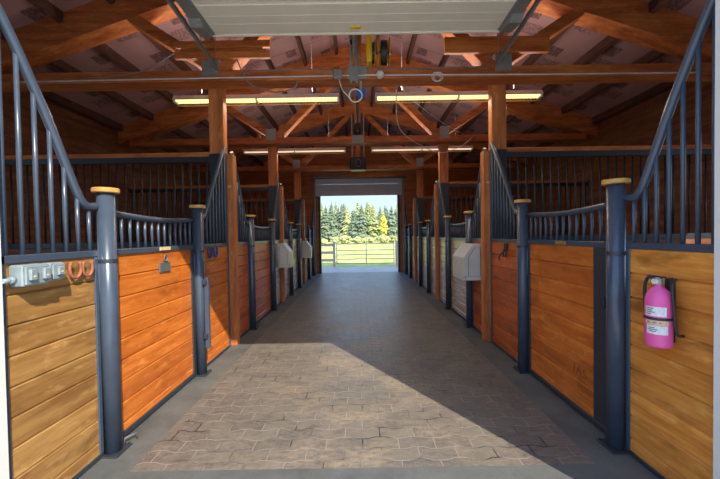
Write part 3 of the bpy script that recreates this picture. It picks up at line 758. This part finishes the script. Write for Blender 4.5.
# ---- outside: gate, fence, trees
gy = 17.3
t = root('pasture_gate', (.05, gy, 0), 'pale tubular steel pasture gate outside the far doorway', 'gate')
gx0, gx1 = -1.15, 1.72
for z in (.14, .36, .58, .80, 1.12):
    link('rail', MB().tube([(gx0, gy, z), (gx1, gy, z)], .019, 8), 'gate', t)
for x in (gx0, .33, gx1):
    link('upright', MB().tube([(x, gy, .12), (x, gy, 1.14)], .021, 8), 'gate', t)
def fence_run(x0, x1, label, n, dirx=1):
    t = root('paddock_fence', ((x0+x1)/2, gy, 0), label, 'fence', 'pale paddock fences beside the gate')
    for k in range(n):
        x = x0+(x1-x0)*k/(n-1)
        link('post', MB().box(x-.06, x+.06, gy-.06, gy+.06, -.03, 1.25, .01), 'fence', t)
    for z in (.26, .64, 1.02):
        link('board', MB().box(x0, x1, gy-.085, gy-.06, z, z+.13, .004), 'fence', t)
fence_run(-5.1, -1.28, 'pale board fence left of the pasture gate', 4)
fence_run(1.85, 5.6, 'pale board fence right of the pasture gate', 4)

def conifer(h, r, seed, leaf, loc, label, group='trees beyond the pasture'):
    rnd = random.Random(seed)
    key = (round(h, 1), seed)
    t = root('conifer_tree', loc, label, 'tree', group)
    tr = MB().tube([(0, 0, 0), (0, 0, h*.5), (0, 0, h*.97)], .1, 7, rs=[.16, .09, .02])
    tr.v = [(x+loc[0], y+loc[1], z+loc[2]) for x, y, z in tr.v]
    link('trunk', tr, 'bark', t)
    f = MB(); tiers = 26
    for k in range(tiers):
        u = k/(tiers-1); zc = h*(.05+.93*u); rr = r*(1-u**1.4)**.9*(.65+.5*rnd.random())+.08
        nb = 14 if u < .7 else 9
        a0 = rnd.random()*6.3
        for j in range(nb):
            a = a0+2*math.pi*(j+rnd.uniform(-.3, .3))/nb; l = rr*rnd.uniform(.65, 1.12); w_ = l*.26+.06
            ca, sa = math.cos(a), math.sin(a); zz = zc+rnd.uniform(-.25, .25)
            base = Vector((0, 0, zz+.15)); tip = Vector((ca*l, sa*l, zz-.28*l)); md = Vector((ca*l*.6, sa*l*.6, zz-.02))
            side = Vector((-sa, ca, 0))*w_
            vs = [base, md+side+Vector((0, 0, -.1*l)), tip, md-side+Vector((0, 0, -.1*l)), md+Vector((0, 0, .16)), md+Vector((0, 0, -.22))]
            f.add([(v.x+loc[0], v.y+loc[1], v.z+loc[2]) for v in vs], [(0, 1, 4), (1, 2, 4), (2, 3, 4), (3, 0, 4), (1, 0, 5), (2, 1, 5), (3, 2, 5), (0, 3, 5)])
    link('foliage', f, leaf, t)
    return t
rnd = random.Random(3)
labs = {'leaf_a': 'green fir tree', 'leaf_b': 'pale green fir tree', 'leaf_c': 'dark bluish fir tree'}
k = 0
for row, (yy, n, sp) in enumerate(((84, 25, 1.6), (92, 27, 1.8), (101, 27, 2.1))):
    for j in range(n):
        x = (j-(n-1)/2)*sp+rnd.uniform(-.6, .6)
        y = yy+rnd.uniform(-2, 2); h = (E+ (31+rnd.uniform(-8, 1) + row*2)/345*y)
        if abs(x) > 0: h *= 1+.03*math.sin(x*.5)
        leaf = rnd.choice(['leaf_a', 'leaf_b', 'leaf_a', 'leaf_c'])
        if 6 < x < 11 and row == 0: leaf = 'leaf_c'
        if -12 < x < -4 and row == 0: leaf = rnd.choice(['leaf_a', 'leaf_c'])
        conifer(h, rnd.uniform(1.9, 2.8), k, leaf, (x, y, -.03),
                '%s, tree %s from the left in the %s row beyond the pasture' % (labs[leaf], j+1, ['front', 'middle', 'back'][row])); k += 1
# a yellow broadleaf tree and low brush
def blob(name, c, r, h, leaf, seed, label, cat, group=None, trunk=True):
    rr_ = random.Random(seed); t = root(name, (c[0], c[1], -.03), label, cat, group)
    if trunk: link('trunk', MB().tube([(c[0], c[1], -.03), (c[0], c[1], h*.5)], .09, 7), 'bark', t)
    f = MB()
    for i in range(220):
        a = rr_.uniform(0, 6.28); u = rr_.uniform(-1, 1); q = (1-u*u)**.5*rr_.uniform(.6, 1.0)
        z0 = h*.25 if trunk else 0
        p = Vector((c[0]+r*q*math.cos(a), c[1]+r*q*math.sin(a), z0+(h-z0)*(.5+.5*u)))
        s_ = rr_.uniform(.12, .3)*(.6+r*.3)
        d1 = Vector([rr_.uniform(-1, 1) for _ in range(3)]).normalized()*s_; d2 = d1.orthogonal().normalized()*s_; d3 = d1.cross(d2).normalized()*s_*.5
        f.add([p+d1, p+d2, p-d1, p-d2, p+d3, p-d3], [(0, 1, 4), (1, 2, 4), (2, 3, 4), (3, 0, 4), (1, 0, 5), (2, 1, 5), (3, 2, 5), (0, 3, 5)])
    link('foliage', f, leaf, t); return t
blob('broadleaf_tree', (4.9, 70), .75, 5.1, 'leaf_y', 1, 'slim yellow tree standing before the firs, right of centre', 'tree')
for j in range(13):
    blob('bush', (-14+2.3*j+rnd.uniform(-.5, .5), 66+rnd.uniform(-2, 2)), rnd.uniform(.9, 1.5), rnd.uniform(.9, 1.6), rnd.choice(['leaf_a', 'leaf_b']), 50+j,
         'low green bush at the far edge of the pasture, %d from the left' % (j+1), 'bush', 'bushes along the pasture edge', trunk=False)

# ------------------------------------------------------------------ light
W = bpy.data.worlds.new('World'); SC.world = W; W.use_nodes = True
nt = W.node_tree; nt.nodes.clear()
out = nd(nt, 'ShaderNodeOutputWorld'); bg = nd(nt, 'ShaderNodeBackground'); nt.links.new(bg.outputs[0], out.inputs[0])
tc = nd(nt, 'ShaderNodeTexCoord'); sep = nd(nt, 'ShaderNodeSeparateXYZ'); nt.links.new(tc.outputs['Generated'], sep.inputs[0])
sky = ramp(nt, sep.outputs[2], [(0, (.40, .48, .55)), (.10, (.36, .47, .58)), (.22, (.50, .72, 1.0)), (.5, (.34, .56, 1.0)), (1, (.26, .46, .95))])
cl = step(nt, noise(nt, tc.outputs['Generated'], 3.5, 5, .6), .45, .7)
sky = mixc(nt, math_(nt, 'MULTIPLY', cl, .35), sky, mixc(nt, 1.0, sky, (1.25, 1.12, 1.0), 'MULTIPLY'))
nt.links.new(sky, bg.inputs[0]); bg.inputs[1].default_value = 1.6
sun = bpy.data.lights.new('Sun', 'SUN'); sun.energy = 5.9; sun.angle = .009; sun.color = (1, .93, .80)
so = bpy.data.objects.new('Sun', sun); COL.objects.link(so); so.location = (3, -5, 8)
so.rotation_euler = Vector((-.625, 1, -1.0)).to_track_quat('-Z', 'Y').to_euler()
def lamp(x, y, z, sx, sy, p, col, up=False):
    l = bpy.data.lights.new('lamp_and_fill', 'AREA'); l.shape = 'RECTANGLE'; l.size = sx; l.size_y = sy; l.energy = p; l.color = col
    o = bpy.data.objects.new('lamp_and_fill', l); COL.objects.link(o); o.location = (x, y, z)
    if up: o.rotation_euler = (math.pi, 0, 0)
    return o
warm = (1, .86, .68)
for x in (-1.5, 1.5):
    for y, p in ((5.2, 16), (8.36, 10)):
        lamp(x, y, 3.52, 2.3, .12, p, warm)
        lamp(x, y, 3.72, 2.3, .12, p*1.5, (1, .88, .80), True)  # unseen uplight added above each closed housing to brighten the roof

# ------------------------------------------------------------------ camera
cam = bpy.data.cameras.new('Camera'); co = bpy.data.objects.new('Camera', cam); COL.objects.link(co)
cam.sensor_width = 36; cam.lens = 345/720*36; cam.clip_start = .02; cam.clip_end = 600
cam.shift_x = (360-359.5)/720; cam.shift_y = 2.4/720
from mathutils import Matrix
R = Matrix.Rotation(math.radians(90-1.15), 4, 'X') @ Matrix.Rotation(math.radians(-.9), 4, 'Z')
co.matrix_world = Matrix.Translation((0, 0, E)) @ R
SC.camera = co
vs = SC.view_settings; vs.view_transform = 'Standard'; vs.look = 'None'; vs.gamma = 1; vs.use_curve_mapping = False; vs.exposure = .42
